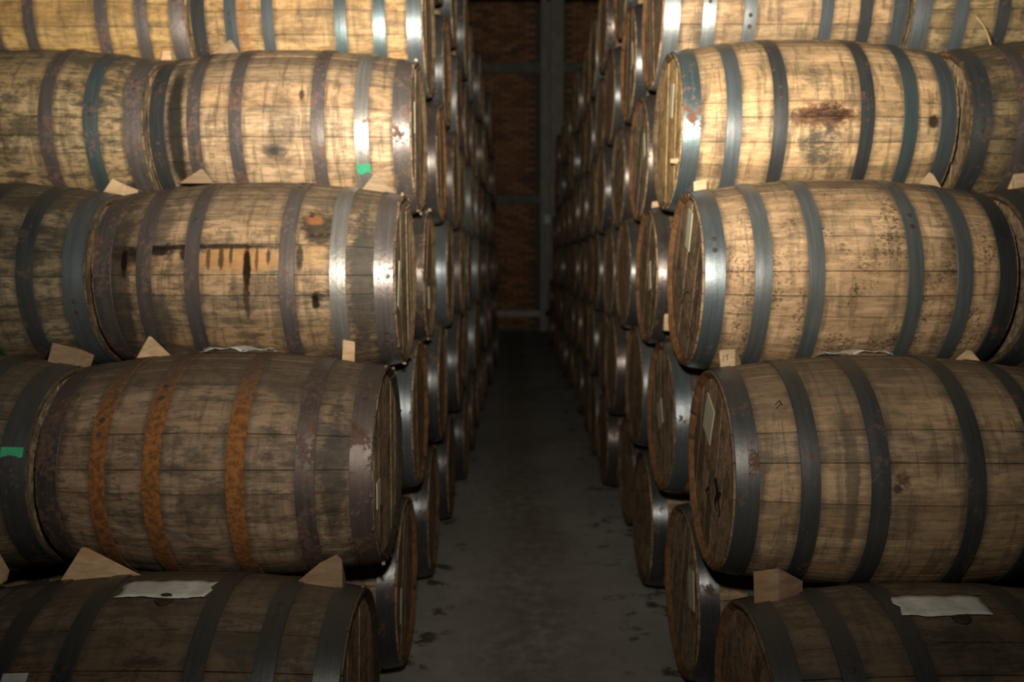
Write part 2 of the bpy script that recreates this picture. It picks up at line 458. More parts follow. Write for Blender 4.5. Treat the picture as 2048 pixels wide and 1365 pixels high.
def patch_mesh(name, x0, x1, t0, t1, L, front, mat, lift=.003, nx=14, nt=5, wav=.004, seed=1, lap=0.0, ragged=.0):
    # a thin sheet (two-sided, with thickness) lying on the barrel's curve
    rr = random.Random(seed); v, f = [], []
    for side in (0, 1):
        for i in range(nx + 1):
            for j in range(nt + 1):
                x = x0 + (x1 - x0) * i / nx; t = t0 + (t1 - t0) * j / nt
                if j == 0: t += (rr.uniform(-.6, .4) + math.sin(i * .5 + seed * 2) * .7) * ragged
                if i in (0, nx): x += math.sin(j * 2.1 + seed) * .006 * (wav > 0)
                w_ = lift + wav * (.5 + .5 * math.sin(i * 1.1 + j * .7 + seed) * math.sin(i * .45 + seed)) + lap * (1 if j == 0 else .3 if j == 1 else 0)
                r = prof(x, L) + w_ + .0009 * side
                v.append((x, front * r * math.cos(R(t)), r * math.sin(R(t))))
    n = (nx + 1) * (nt + 1)
    for i in range(nx):
        for j in range(nt):
            a = i * (nt + 1) + j; q = (a, a + 1, a + nt + 2, a + nt + 1)
            f.append(q); f.append(tuple(n + k for k in reversed(q)))
    rim = [i * (nt + 1) for i in range(nx + 1)] + [nx * (nt + 1) + j for j in range(1, nt + 1)] + [i * (nt + 1) + nt for i in range(nx - 1, -1, -1)] + [j for j in range(nt - 1, 0, -1)]
    for k in range(len(rim)):
        a, b = rim[k], rim[(k + 1) % len(rim)]; f.append((a, b, b + n, a + n))
    return mesh(name, v, f, [mat], wav > 0)

# far barrels: whole barrel in few meshes
def joined_staves(L, seed):
    rnd = random.Random(seed); V, F, MI, E, T = [], [], [], [], []
    a = 0.0
    for u in stave_plan(rnd):
        h = u * PI / 192; v, e, f, mi = stave_geo(L, u / 2); ang = a + h; a += 2 * h
        k = len(V); c, s = math.cos(ang), math.sin(ang)
        V += [(x, y * c - z * s, y * s + z * c) for x, y, z in v]; F += [tuple(q + k for q in ff) for ff in f]; MI += mi; E += e; T += [rnd.random()] * len(v)
    return V, F, MI, E, T
def add_attr(me, E, T):
    me.attributes.new('joint', 'FLOAT', 'POINT').data.foreach_set('value', E)
    me.attributes.new('stave_tint', 'FLOAT', 'POINT').data.foreach_set('value', T)
body_me = []
for i in range(4):
    V, F, MI, E, T = joined_staves(.95, 20 + i)
    me = mesh('stave_body', V, F, [(M_oak_far, M_oak_tan)[i % 2], M_end[1 + i % 2]], False, MI); add_attr(me, E, T); body_me.append(me)
def joined_head(seed, rot):
    rnd = random.Random(seed); V, F, E, T = [], [], [], []
    for i in range(7):
        v, f, e = board_geo(BW[i] + (1e-4 if i == 0 else 0), BW[i + 1] - (1e-4 if i == 6 else 0), rot)
        k = len(V); V += v; F += [tuple(q + k for q in ff) for ff in f]; E += [q * .45 for q in e]; T += [rnd.random()] * len(v)
    return V, F, E, T
head_me = []
for i in range(4):
    V, F, E, T = joined_head(50 + i, (0.1, 1.2, -.2, .6)[i])
    me = mesh('head', V, F, [M_head[(0, 1, 1, 0)[i]]]); add_attr(me, E, T); head_me.append(me)
far_me = []
for i in range(4):
    V, F, MI, E, T = joined_staves(.95, 30 + i)
    v, f, e, t = joined_head(60 + i, (.1, .8, -.3, 1.3)[i]); k = len(V); V += v; F += [tuple(q + k for q in ff) for ff in f]; MI += [3] * len(f); E += e; T += t
    v, f = disc_geo(.95 - HX - .012, HR); k = len(V); V += v; F += [tuple(q + k for q in ff) for ff in f]; MI += [3] * len(f); E += [0] * len(v); T += [0] * len(v)
    sm = [False] * len(F)
    for a, b in hoop_spec(.95):
        v, f = hoop_geo(a, b, .95, seg=48); k = len(V); V += v; F += [tuple(q + k for q in ff) for ff in f]; MI += [2] * len(f); E += [0] * len(v); T += [0] * len(v); sm += [True] * len(f)
    me = mesh('oak_barrel', V, F, [M_oak_far, M_end[1 + i % 2], (M_old, M_oldb, M_old, M_oldb)[i], M_head[(0, 1)[i % 2]]], False, MI)
    me.polygons.foreach_set('use_smooth', sm); add_attr(me, E, T); far_me.append(me)

# ------------------------------------------------------------------ building barrels
def root_empty(loc, side, yaw=0.0):
    o = bpy.data.objects.new('oak_barrel', None); C.objects.link(o)
    o.empty_display_size = .1
    o.location = loc; o.rotation_euler = (0, 0, (PI if side == 'L' else 0) + yaw)
    return o
def fine_barrel(root, rnd, L, wood, end, hoopmats, hoops, headmat, headrot, rivets=True, boards=True):
    a = rnd.random() * 6.28
    for u in stave_plan(rnd):
        h = u * PI / 192
        o = link('stave', stave_mesh(L, u / 2, wood, end), None, root); o.rotation_euler = (a + h, 0, 0); a += 2 * h
        o.location = (rnd.uniform(-.0015, .0015), 0, 0)
    for i, (x0, x1) in enumerate(hoops):
        hm = hoopmats[i]
        o = link('hoop', hoop_mesh(x0, x1, L, hm), None, root)
        lapang = rnd.choice((rnd.uniform(-.9, 1.2), rnd.uniform(2, 5)))
        o.rotation_euler = (PI - lapang if root.rotation_euler.z < 1.5 else lapang, 0, 0)
        if rivets:
            xm = (x0 + x1) / 2
            for k in range(2):
                ang = (1.0 + 1.4 * k) * 2 * PI / 72
                rv = link('rivet', rivet_mesh(M_rivet), None, o); r = prof(xm, L) + .0052
                rv.location = (xm, r * math.cos(ang), r * math.sin(ang)); rv.rotation_euler = (0, 0, 0)
                rv.rotation_euler = Matrix.Rotation(ang - PI / 2, 3, 'X').to_euler()
    hd = link('head', disc_mesh('head', HX + .019, headmat), None, root)
    if boards:
        for i in range(7):
            b = link('head_board', board_mesh(i, headmat), None, hd); b.rotation_euler = (headrot, 0, 0)
            b.location = (rnd.uniform(-.0015, .0015), 0, 0)
    link('outer_head', disc_mesh('outer_head', L - HX - .012, headmat), None, root)

ZT = [.331, .865, 1.405, 1.951, 2.487, 3.022]
YL = [1.995, 2.400, 2.840, 3.280, 3.710, 4.115]
YR = [1.915, 2.328, 2.740, 3.136, 3.542, 3.950]
PL, PR = .8297, .8176
ORD = ['first', 'second', 'third', 'fourth', 'fifth', 'sixth', 'seventh', 'eighth', 'ninth', 'tenth', 'eleventh', 'twelfth', 'thirteenth', 'fourteenth', 'fifteenth', 'sixteenth', 'seventeenth']
BLK, BRNST, REDST, GREYST = (0.012, 0.008, 0.006), (0.06, 0.032, 0.014), (0.30, 0.10, 0.035), (0.075, 0.07, 0.058)

# the front barrels, each after its own look: see the tables below
LSTD = hoop_spec(.95)
FRONT = {
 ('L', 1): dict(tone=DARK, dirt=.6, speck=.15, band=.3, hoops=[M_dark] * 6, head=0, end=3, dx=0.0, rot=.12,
     stains=[(.50, 12, .12, 9, BLK, .7, .9), (.28, 33, .02, 3, BLK, .9, .8), (.45, 45, .07, 3, BLK, .6, .9), (.14, 60, .03, 10, REDST, .25, .9)],
     label='dark brown oak barrel under torn paper, lowest at the front of the left stack'),
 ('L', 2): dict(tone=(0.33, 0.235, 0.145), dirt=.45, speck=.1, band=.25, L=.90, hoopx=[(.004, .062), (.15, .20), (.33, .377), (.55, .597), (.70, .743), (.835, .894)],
     hoops=[M_brownrust, M_brownrust, M_rust, M_rust, M_rust, M_brownrust], head=1, end=3, dx=.012, rot=.05, yaw=-.004,
     stains=[(.105, 8, .04, 40, (0.035, .03, .025), .75, .6), (.27, 17, .03, 3, BLK, .6, .8)],
     label='grey-brown oak barrel with three orange rusted hoops, at the front of the left stack'),
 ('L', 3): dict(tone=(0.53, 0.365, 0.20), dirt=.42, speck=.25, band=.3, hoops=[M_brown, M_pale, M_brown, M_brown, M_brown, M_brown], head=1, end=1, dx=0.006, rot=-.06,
     stains=[(.105, 0, .05, 62, (0.048, .046, .038), .9, .55), (.735, 30, .055, 22, (0.085, .075, .06), .7, .7), (.735, -25, .05, 20, (0.06, .055, .045), .75, .7), (.865, 0, .055, 75, (0.045, .04, .033), .85, .6),
             (.475, 12, .155, 7.5, (0.56, .29, .10), .75, .35), (.79, 12, .07, 7, (0.30, .16, .07), .5, .5),
             (.60, 19, .35, 1.6, BLK, .9, .5), (.618, 8, .011, 13, BLK, .97, .45), (.45, 8, .013, 14, BLK, .97, .45), (.455, -10, .012, 12, BRNST, .9, .7), (.53, 12, .01, 7, BRNST, .9, .5), (.57, 13, .008, 8, BRNST, .8, .5), (.50, 14, .007, 6, BLK, .8, .5), (.42, 13, .006, 8, BRNST, .8, .5), (.385, 14, .008, 5, BLK, .8, .6), (.34, 14, .009, 6, BLK, .85, .6), (.645, 15, .02, 5, BLK, .9, .6), (.83, 15, .06, 6, (0.03, .025, .018), .9, .6), (.74, 17, .05, 3, BLK, .85, .6),
             (.84, 12, .012, 10, BLK, .95, .4), (.79, 16, .05, 4, BLK, .85, .9), (.70, 17, .03, 4, BLK, .8, .9), (.25, 33, .065, 11, (0.035, .026, .018), .88, .6), (.255, 37, .03, 4, (.36, .14, .05), .85, .7), (.265, 40, .012, 2.5, BRNST, .9, .5), (.25, 14, .05, 8, (.52, .30, .12), .5, .5), (.24, 24, .05, 4, BLK, .7, .7), (.29, 14, .012, 9, BLK, .85, .6), (.225, -8, .045, 3, BLK, .85, .8), (.245, -12, .012, 5, BLK, .92, .7)],
     label='stained oak barrel with black liquor drips running from an open joint'),
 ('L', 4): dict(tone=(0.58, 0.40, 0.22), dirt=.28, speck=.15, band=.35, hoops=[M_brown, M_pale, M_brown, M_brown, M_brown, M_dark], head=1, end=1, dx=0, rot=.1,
     stains=[(.845, 0, .038, 62, (0.022, .021, .018), .96, .25), (.487, -16, .05, 6, GREYST, .85, .5), (.487, -16, .025, 3, BLK, .6, .6), (.386, 19, .011, 4.5, BLK, .8, .2), (.45, 2, .05, 30, GREYST, .45, .9)],
     label='tan oak barrel with a broad black band near its outer end, fourth tier left'),
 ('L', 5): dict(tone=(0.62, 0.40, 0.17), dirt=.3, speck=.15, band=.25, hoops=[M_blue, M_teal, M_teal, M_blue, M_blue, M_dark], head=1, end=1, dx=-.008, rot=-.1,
     stains=[(.74, -10, .05, 40, (0.30, .13, .05), .6, .9)],
     label='golden oak barrel with blue-grey hoops, fifth tier up at the front, left stack'),
 ('L', 6): dict(tone=TAN, hoops=[M_dark] * 6, head=1, end=1, dx=0, rot=.2, label='oak barrel of the sixth tier above the golden barrel, left stack'),
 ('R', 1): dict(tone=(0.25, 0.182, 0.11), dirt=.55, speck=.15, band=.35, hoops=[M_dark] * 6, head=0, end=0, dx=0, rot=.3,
     stains=[(.255, 40, .045, 22, (0.26, .18, .10), .6, .5), (.44, 60, .12, 9, BLK, .75, .9), (.30, 25, .03, 25, (0.16, .08, .03), .6, .8)],
     label='dark brown oak barrel under torn paper, lowest at the front of the right stack'),
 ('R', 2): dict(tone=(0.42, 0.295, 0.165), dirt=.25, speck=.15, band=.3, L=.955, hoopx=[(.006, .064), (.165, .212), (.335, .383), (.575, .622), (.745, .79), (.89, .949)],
     hoops=[M_dark, M_dark, M_dark, M_dark, M_dark, M_dark], head=0, end=0, dx=-.004, rot=.25, yaw=-.012,
     stains=[(.41, 9, .028, 5, BRNST, .85, .8), (.40, 6, .014, 2.5, BLK, .8, .6), (.42, -2, .06, 14, GREYST, .4, .9), (.29, 8, .018, 50, (0.10, .08, .055), .7, .6)],
     label='grey-tan oak barrel with dark hoops and stained brown head, second tier up on the right'),
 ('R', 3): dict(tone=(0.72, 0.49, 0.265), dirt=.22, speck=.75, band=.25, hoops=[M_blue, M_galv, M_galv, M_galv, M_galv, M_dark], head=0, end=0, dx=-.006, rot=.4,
     stains=[(.73, 5, .03, 65, (0.06, .045, .028), .45, 1.3), (.27, 30, .06, 6, BRNST, .4, 1.2)],
     label='tan oak barrel with black speckles and clean galvanised hoops, third tier on the right'),
 ('R', 4): dict(tone=(0.68, 0.47, 0.24), dirt=.2, speck=.25, band=.35, hoops=[M_teal, M_blue, M_dark, M_dark, M_teal, M_blue], head=2, end=1, dx=-.003, rot=.05,
     stains=[(.474, 1, .125, 9, (0.15, .06, .022), .85, .7), (.478, 3, .095, 6.5, (.028, .014, .009), .9, .8), (.47, -17, .075, 15, GREYST, .85, .8), (.45, 25, .05, 9, GREYST, .6, .9), (.58, 18, .02, 12, GREYST, .5, .9), (.857, -2, .02, 5, BLK, .9, .6), (.42, 8, .04, 5, (0.28, .13, .05), .5, .8)],
     label='golden oak barrel with a dark burn mark on its bilge, right stack'),
 ('R', 5): dict(tone=(0.68, 0.46, 0.235), dirt=.25, speck=.2, band=.35, hoops=[M_galv, M_galv, M_galv, M_blue, M_dark, M_blue], head=0, end=0, dx=0, rot=-.2, yaw=-.01,
     stains=[(.265, 5, .04, 60, (0.16, .10, .05), .5, 1.2)],
     label='bright tan oak barrel at the top of the frame, fifth tier of the right stack'),
 ('R', 6): dict(tone=TAN, hoops=[M_blue] * 6, head=1, end=0, dx=0, rot=.2, label='oak barrel of the sixth tier above the bright tan barrel, right stack'),
}
OUTER = {
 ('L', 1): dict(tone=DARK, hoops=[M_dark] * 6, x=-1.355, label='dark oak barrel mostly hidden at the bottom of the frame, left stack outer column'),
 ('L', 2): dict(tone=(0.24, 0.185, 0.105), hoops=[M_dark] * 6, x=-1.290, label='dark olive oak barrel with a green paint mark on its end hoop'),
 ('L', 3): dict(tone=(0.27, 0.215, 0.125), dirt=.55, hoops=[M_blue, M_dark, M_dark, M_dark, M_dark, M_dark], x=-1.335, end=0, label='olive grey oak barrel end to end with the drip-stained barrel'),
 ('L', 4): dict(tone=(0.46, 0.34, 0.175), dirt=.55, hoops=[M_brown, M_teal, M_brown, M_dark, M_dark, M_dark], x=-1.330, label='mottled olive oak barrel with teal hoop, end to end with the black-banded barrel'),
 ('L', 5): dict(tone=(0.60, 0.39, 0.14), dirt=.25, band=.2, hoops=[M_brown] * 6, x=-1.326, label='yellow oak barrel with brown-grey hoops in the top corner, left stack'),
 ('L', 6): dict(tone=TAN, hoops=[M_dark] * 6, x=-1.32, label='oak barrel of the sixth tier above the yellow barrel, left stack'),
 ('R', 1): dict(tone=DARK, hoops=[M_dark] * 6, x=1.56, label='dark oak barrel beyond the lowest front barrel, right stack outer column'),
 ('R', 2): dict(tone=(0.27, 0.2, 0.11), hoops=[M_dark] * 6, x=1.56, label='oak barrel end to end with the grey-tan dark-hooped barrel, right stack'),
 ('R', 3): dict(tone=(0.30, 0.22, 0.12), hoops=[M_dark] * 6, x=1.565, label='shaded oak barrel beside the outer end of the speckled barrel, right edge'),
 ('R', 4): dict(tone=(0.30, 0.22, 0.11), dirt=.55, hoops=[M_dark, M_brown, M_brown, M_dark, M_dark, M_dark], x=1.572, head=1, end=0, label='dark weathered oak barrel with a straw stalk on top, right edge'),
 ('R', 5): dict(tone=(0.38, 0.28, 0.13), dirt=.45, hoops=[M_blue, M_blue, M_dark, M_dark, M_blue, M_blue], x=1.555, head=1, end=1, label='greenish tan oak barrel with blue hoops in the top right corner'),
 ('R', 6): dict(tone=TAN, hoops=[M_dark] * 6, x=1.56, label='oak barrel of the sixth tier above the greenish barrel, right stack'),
}
ROOT = {}
def front_x(side, y): return (-.4234 + .0182 * y) if side == 'L' else (.5536 + .0095 * y)
def named_barrel(side, tier, d, x, col):
    y = (YL if side == 'L' else YR)[tier - 1] + (0 if col == 0 else random.Random(tier).uniform(-.003, .003)); L = d.get('L', .95)
    fr = 1 if side == 'L' else -1
    root = root_empty((x, y, ZT[tier - 1]), side, d.get('yaw', 0))
    tag(root, d['label'], 'barrel', ('front' if col == 0 else 'outer front') + ' barrels of the ' + ('left' if side == 'L' else 'right') + ' stack')
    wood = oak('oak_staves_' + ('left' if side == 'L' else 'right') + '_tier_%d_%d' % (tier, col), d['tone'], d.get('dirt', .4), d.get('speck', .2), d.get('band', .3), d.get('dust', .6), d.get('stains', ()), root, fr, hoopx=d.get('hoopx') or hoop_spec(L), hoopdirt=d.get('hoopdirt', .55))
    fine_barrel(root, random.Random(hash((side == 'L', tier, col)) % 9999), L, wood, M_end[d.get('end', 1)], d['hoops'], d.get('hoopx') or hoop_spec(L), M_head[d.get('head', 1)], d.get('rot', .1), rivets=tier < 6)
    ROOT[(side, tier, col)] = (root, L, fr)
for (side, tier), d in FRONT.items():
    y = (YL if side == 'L' else YR)[tier - 1]
    named_barrel(side, tier, d, front_x(side, y) + d.get('dx', 0), 0)
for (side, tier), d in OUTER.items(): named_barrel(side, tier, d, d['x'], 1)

# rows running back into the dark
rr = random.Random(11)
hoop_sets = [M_old, M_oldb, M_old, M_blue, M_oldb, M_old]
for side, n1 in (('L', 13), ('R', 17)):
    SD = 'left' if side == 'L' else 'right'
    Y0, P = (YL, PL) if side == 'L' else (YR, PR)
    for tier in range(1, 7):
        for k in range(1, n1 - (tier - 1)):
            y = Y0[tier - 1] + P * k
            x = front_x(side, y) + rr.uniform(-.012, .012) * (1 if k < 3 else 2.4)
            yaw = rr.uniform(-.006, .006)
            loc = (x, y + rr.uniform(-.003, .003), ZT[tier - 1])
            grp = 'barrels in the %s tier of the %s stack' % (ORD[tier - 1], SD)
            if k >= 9: lab = 'oak barrel lost in the dark far end of the %s tier, %s stack' % (ORD[tier - 1], SD); grp = 'far %s tier barrels of the %s stack' % (ORD[tier - 1], SD)
            else: lab = 'oak barrel, %s from the front in the %s tier of the %s stack' % (ORD[k], ORD[tier - 1], SD)
            hm = rr.choice(hoop_sets)
            if tier == 1 and k < 3: hm = M_old
            if k <= 1:
                root = root_empty(loc, side, yaw)
                fine_barrel(root, rr, .95, rr.choice((M_oak_far, M_oak_tan)), M_end[0 if side == 'R' else rr.choice((0, 1))], [hm] * 6, LSTD, M_head[rr.choice((0, 1, 1))], rr.uniform(-.5, .5), rivets=False)
                ROOT[(side, tier, 10 + k)] = (root, .95, 1 if side == 'L' else -1)
            elif k <= 5:
                root = root_empty(loc, side, yaw)
                roll = rr.uniform(-1.0, 1.0)
                o = link('stave_body', rr.choice(body_me), None, root); o.rotation_euler = (roll, 0, 0)
                o['kind'] = 'stuff'
                for a, b in LSTD:
                    o = link('hoop', hoop_mesh(a, b, .95, hm), None, root); o.rotation_euler = (rr.uniform(0, 6.28), 0, 0)
                o = link('head', rr.choice(head_me), None, root); o.rotation_euler = (rr.uniform(-.6, .6), 0, 0)
                link('outer_head', disc_mesh('outer_head', .95 - HX - .012, M_head[1]), None, root)
                ROOT[(side, tier, 10 + k)] = (root, .95, 1 if side == 'L' else -1)
            else:
                root = bpy.data.objects.new('oak_barrel', rr.choice(far_me)); C.objects.link(root)
                root.location = loc; root.rotation_euler = (rr.uniform(-.5, .5), 0, (PI if side == 'L' else 0) + yaw)
            tag(root, lab, 'barrel', grp)
    # second barrels of the outer column, seen through the gaps
    for tier in range(1, 6):
        y = Y0[tier - 1] + P
        root = bpy.data.objects.new('oak_barrel', rr.choice(far_me)); C.objects.link(root)
        root.location = ((-1.34 if side == 'L' else 1.57), y, ZT[tier - 1]); root.rotation_euler = (rr.uniform(-1, 1), 0, PI if side == 'L' else 0)
        tag(root, 'oak barrel behind the outer front barrel of the %s tier, %s stack' % (ORD[tier - 1], SD), 'barrel', 'second barrels of the %s outer column' % SD)

# ------------------------------------------------------------------ details carried by barrels
def part(key, name, me, label=None):
    o = link(name, me, None, ROOT[key][0])
    if label: o['label'] = label
    return o
def paper(key, x0, x1, t0, t1, seed, label='torn white paper strip', **kw):
    root, L, fr = ROOT[key]
    part(key, 'paper_label', patch_mesh('paper_label', x0, x1, t0, t1, L, fr, kw.pop('mat', M_paper), seed=seed, **kw), label)
def ink_paper():
    t = NT('printed_paper'); P = t.obj()
    n = t.noise(t.vscale(P, (40, 200, 200)), 1, 3, .6); b = t.noise(t.vscale(P, (14, 14, 14)), 1, 4, .6)
    c = t.mix(t.step(b, .35, .7), (0.68, .66, .58), (0.88, .86, .79))
    c = t.mix(t.step(n, .58, .68, 0, .45), c, (0.20, .20, .19))
    return t.out(c, .8, 0, .2)
M_ink = ink_paper()
paper(('L', 1, 0), .355, .575, 74, 88, 1, 'torn white paper label with faded print', mat=M_ink, ragged=.7, lap=.003)
paper(('R', 1, 0), .335, .545, 72, 86, 4, 'torn white paper label with faded print', mat=M_ink, ragged=.8, lap=.003)
paper(('L', 2, 0), .345, .555, 88, 101, 2, 'crumpled white paper strip', wav=.016, lift=.004)
paper(('R', 2, 0), .33, .53, 91, 102, 5, 'crumpled white paper strip', wav=.014, lift=.003)
paper(('R', 4, 0), .39, .49, 96, 106, 3, 'scrap of white paper', wav=.012, lift=.003)
paper(('L', 1, 0), .115, .165, 27, 37.5, 7, 'white paper sticker', wav=0, lift=.006, ragged=.3)
paper(('L', 1, 0), .19, .275, 27, 36.5, 8, 'white paper sticker', wav=0, lift=.003, ragged=.8)
paper(('L', 1, 0), .70, .76, 30, 41, 9, 'white paper sticker', wav=0, lift=.003, ragged=.3)
part(('L', 4, 0), 'paint_mark', patch_mesh('paint_mark', .150, .198, -31, -25, .95, 1, M_green, lift=.0052, wav=0, seed=3, ragged=1.0), 'bright green paint mark')
part(('L', 2, 1), 'paint_mark', patch_mesh('paint_mark', .010, .064, 17, 21.5, .95, 1, M_green, lift=.0052, wav=0, seed=5, ragged=.8), 'bright green paint mark')

def sticker(key, y, z, w_, h_, tilt, name='head_sticker'):
    root, L, fr = ROOT[key]
    c, s = math.cos(tilt), math.sin(tilt); v = []
    for xx in (HX - .0026, HX - .0004):
        for a, b in ((-w_ / 2, -h_ / 2), (w_ / 2, -h_ / 2), (w_ / 2, h_ / 2), (-w_ / 2, h_ / 2)):
            v.append((xx, -fr * (y + a * c - b * s), z + a * s + b * c))
    f = [(0, 1, 2, 3), (4, 5, 6, 7), (0, 1, 5, 4), (1, 2, 6, 5), (2, 3, 7, 6), (3, 0, 4, 7)]
    part(key, name, mesh(name, v, f, [M_sticker]), 'pale paper sticker')
sticker(('R', 3, 0), -.02, .165, .062, .13, .35)
sticker(('R', 2, 0), .06, .135, .10, .12, .45)
sticker(('R', 4, 0), -.04, .11, .06, .12, .2)
sticker(('R', 5, 0), -.02, .17, .07, .10, -.2)
sticker(('R', 2, 11), .05, .00, .09, .10, -.5)
sticker(('R', 3, 11), -.04, .00, .06, .12, -.2)
sticker(('R', 4, 11), -.10, .05, .05, .11, -.25)
sticker(('R', 5, 11), -.08, .03, .05, .12, -.25)
sticker(('R', 1, 11), -.12, .05, .08, .13, -.2)
sticker(('L', 3, 0), -.10, -.02, .05, .16, -.35)
sticker(('L', 2, 0), -.13, -.06, .055, .075, .0)
sticker(('L', 1, 11), -.09, -.06, .03, .12, -.2)
sticker(('L', 3, 11), .05, -.10, .03, .10, .1)
sticker(('L', 4, 0), -.05, .07, .03, .12, .0)

# dark runs and a spile peg on heads
M_run = plain('dried_liquor', (0.022, .012, .007), .35, 0, .3)
def head_run(key, y, z, w_, h_):
    root, L, fr = ROOT[key]; v, f = [], []; n = 7
    for xx in (HX - .0016, HX):
        for i in range(n):
            q = i / (n - 1); ww = w_ * (1 - .75 * q) * (1 + .3 * math.sin(i * 2.3 + y * 40)); sl = .012 * math.sin(i * 1.3 + y * 90)
            v += [(xx, -fr * (y - ww / 2 + sl), z - h_ * q), (xx, -fr * (y + ww / 2 + sl), z - h_ * q)]
    for i in range(n - 1):
        a = 2 * i; f += [(a, a + 1, a + 3, a + 2), (a + 2 * n, a + 2 * n + 1, a + 2 * n + 3, a + 2 * n + 2), (a, a + 2, a + 2 + 2 * n, a + 2 * n), (a + 1, a + 3, a + 3 + 2 * n, a + 1 + 2 * n)]
    part(key, 'liquor_run', mesh('liquor_run', v, f, [M_run]), 'dark liquor run')
for r_ in [(-.05, -.02, .035, .09), (-.085, -.045, .022, .075), (.055, -.07, .022, .045)]: head_run(('R', 2, 0), *r_)
root, L, fr = ROOT[('R', 4, 0)]
b = bmesh.new(); bmesh.ops.create_cone(b, segments=14, radius1=.012, radius2=.008, depth=.03, cap_ends=True); bmesh.ops.bevel(b, geom=[e for e in b.edges if e.calc_face_angle(0) > 1], offset=.002, segments=1, affect='EDGES')
me = bpy.data.meshes.new('spile_peg'); b.to_mesh(me); b.free(); me.materials.append(M_pine)
o = part(('R', 4, 0), 'spile_peg', me, 'short wooden peg'); o.location = (HX - .012, -.165, -.125); o.rotation_euler = (0, -PI / 2, 0)
# small hoop nails and splinters round the chime of the left barrels
def chime_nails(key, n, seed):
    root, L, fr = ROOT[key]; q = random.Random(seed); bm_ = bmesh.new()
    for i in range(n):
        a = 2 * PI * (i + q.uniform(-.3, .3)) / n; rad = .2925 + .001
        mtx = Matrix.Translation((.004, rad * math.cos(a), rad * math.sin(a))) @ Matrix.Rotation(a, 4, 'X') @ Matrix.Rotation(q.uniform(-.5, .5), 4, 'Z')
        bmesh.ops.create_cube(bm_, size=1, matrix=mtx @ Matrix.Diagonal((q.uniform(.006, .012), q.uniform(.006, .012), q.uniform(.004, .009), 1)))
    me = bpy.data.meshes.new('hoop_nails'); bm_.to_mesh(me); bm_.free(); me.materials.append(M_nail)
    o = part(key, 'hoop_nails', me); o['kind'] = 'stuff'
for i, key in enumerate([('L', 1, 0), ('L', 2, 0), ('L', 3, 0), ('L', 4, 0), ('L', 3, 11), ('R', 4, 1)]): chime_nails(key, 11 + i, 70 + i)

# bungs peeping out from under the torn paper
M_bung = plain('dark_bung', (0.06, .042, .028), .6, 0, .3)
def bung(key, x, th):
    root, L, fr = ROOT[key]; r = prof(x, L); n = 20; v = []
    for d, q in ((-.01, .021), (.006, .021), (.0075, .019)):
        for k in range(n):
            a = 2 * PI * k / n; t = R(th) + q * math.sin(a) / r
            v.append((x + q * math.cos(a), fr * (r + d) * math.cos(t), (r + d) * math.sin(t)))
    f = [tuple(range(2 * n, 3 * n))] + [(j * n + k, j * n + (k + 1) % n, (j + 1) * n + (k + 1) % n, (j + 1) * n + k) for j in range(2) for k in range(n)]
    part(key, 'bung', mesh('bung', v, f, [M_bung]), 'round wooden bung')
bung(('L', 1, 0), .455, 73.5); bung(('R', 1, 0), .465, 71.5)

# pen, stamp and chalk marks: thin inlaid strokes
M_inkmark = plain('faded_ink', (0.045, .035, .028), .7, 0, .2)
def strokes(name, segs, to3, wdt, parent, label):
    v, f = [], []
    for (a0, b0, a1, b1) in segs:
        dx, dy = a1 - a0, b1 - b0; l = math.hypot(dx, dy); nx, ny = -dy / l * wdt / 2, dx / l * wdt / 2; k = len(v)
        for h in (0, .0008):
            v += [to3(a0 + nx, b0 + ny, h), to3(a1 + nx, b1 + ny, h), to3(a1 - nx, b1 - ny, h), to3(a0 - nx, b0 - ny, h)]
        f += [(k, k + 1, k + 2, k + 3), (k + 7, k + 6, k + 5, k + 4)] + [(k + i, k + 4 + i, k + 4 + (i + 1) % 4, k + (i + 1) % 4) for i in range(4)]
    o = link(name, mesh(name, v, f, [M_inkmark]), None, parent); o['label'] = label
root, L, fr = ROOT[('R', 3, 0)]
arc = [(.13 * math.cos(R(a)) - .02, .13 * math.sin(R(a)) - .17, .13 * math.cos(R(a + 10)) - .02, .13 * math.sin(R(a + 10)) - .17) for a in range(30, 140, 10)]
scr = [(-.06, -.16, -.02, -.13), (-.05, -.19, .0, -.15), (-.03, -.20, .01, -.17), (.0, -.14, .02, -.17), (-.065, -.185, -.05, -.15)]
onhead = lambda fr: (lambda y, z, h: (HX - .0006 - h, -fr * y, z))
strokes('pen_mark', arc, onhead(fr), .004, root, 'faint dark arc drawn on the head')
strokes('scribble', scr, onhead(fr), .006, root, 'faded dark scribble low on the head')
root, L, fr = ROOT[('R', 2, 0)]
def onstave(x, t, h): r = prof(x, .955) + .0006 + h; return (x, fr * r * math.cos(R(t)), r * math.sin(R(t)))
strokes('stamp_mark', [(.124, 47, .138, 49.5), (.124, 44.8, .139, 47.6), (.138, 49.5, .141, 46.5)], onstave, .0035 , root, 'small dark stamped mark')

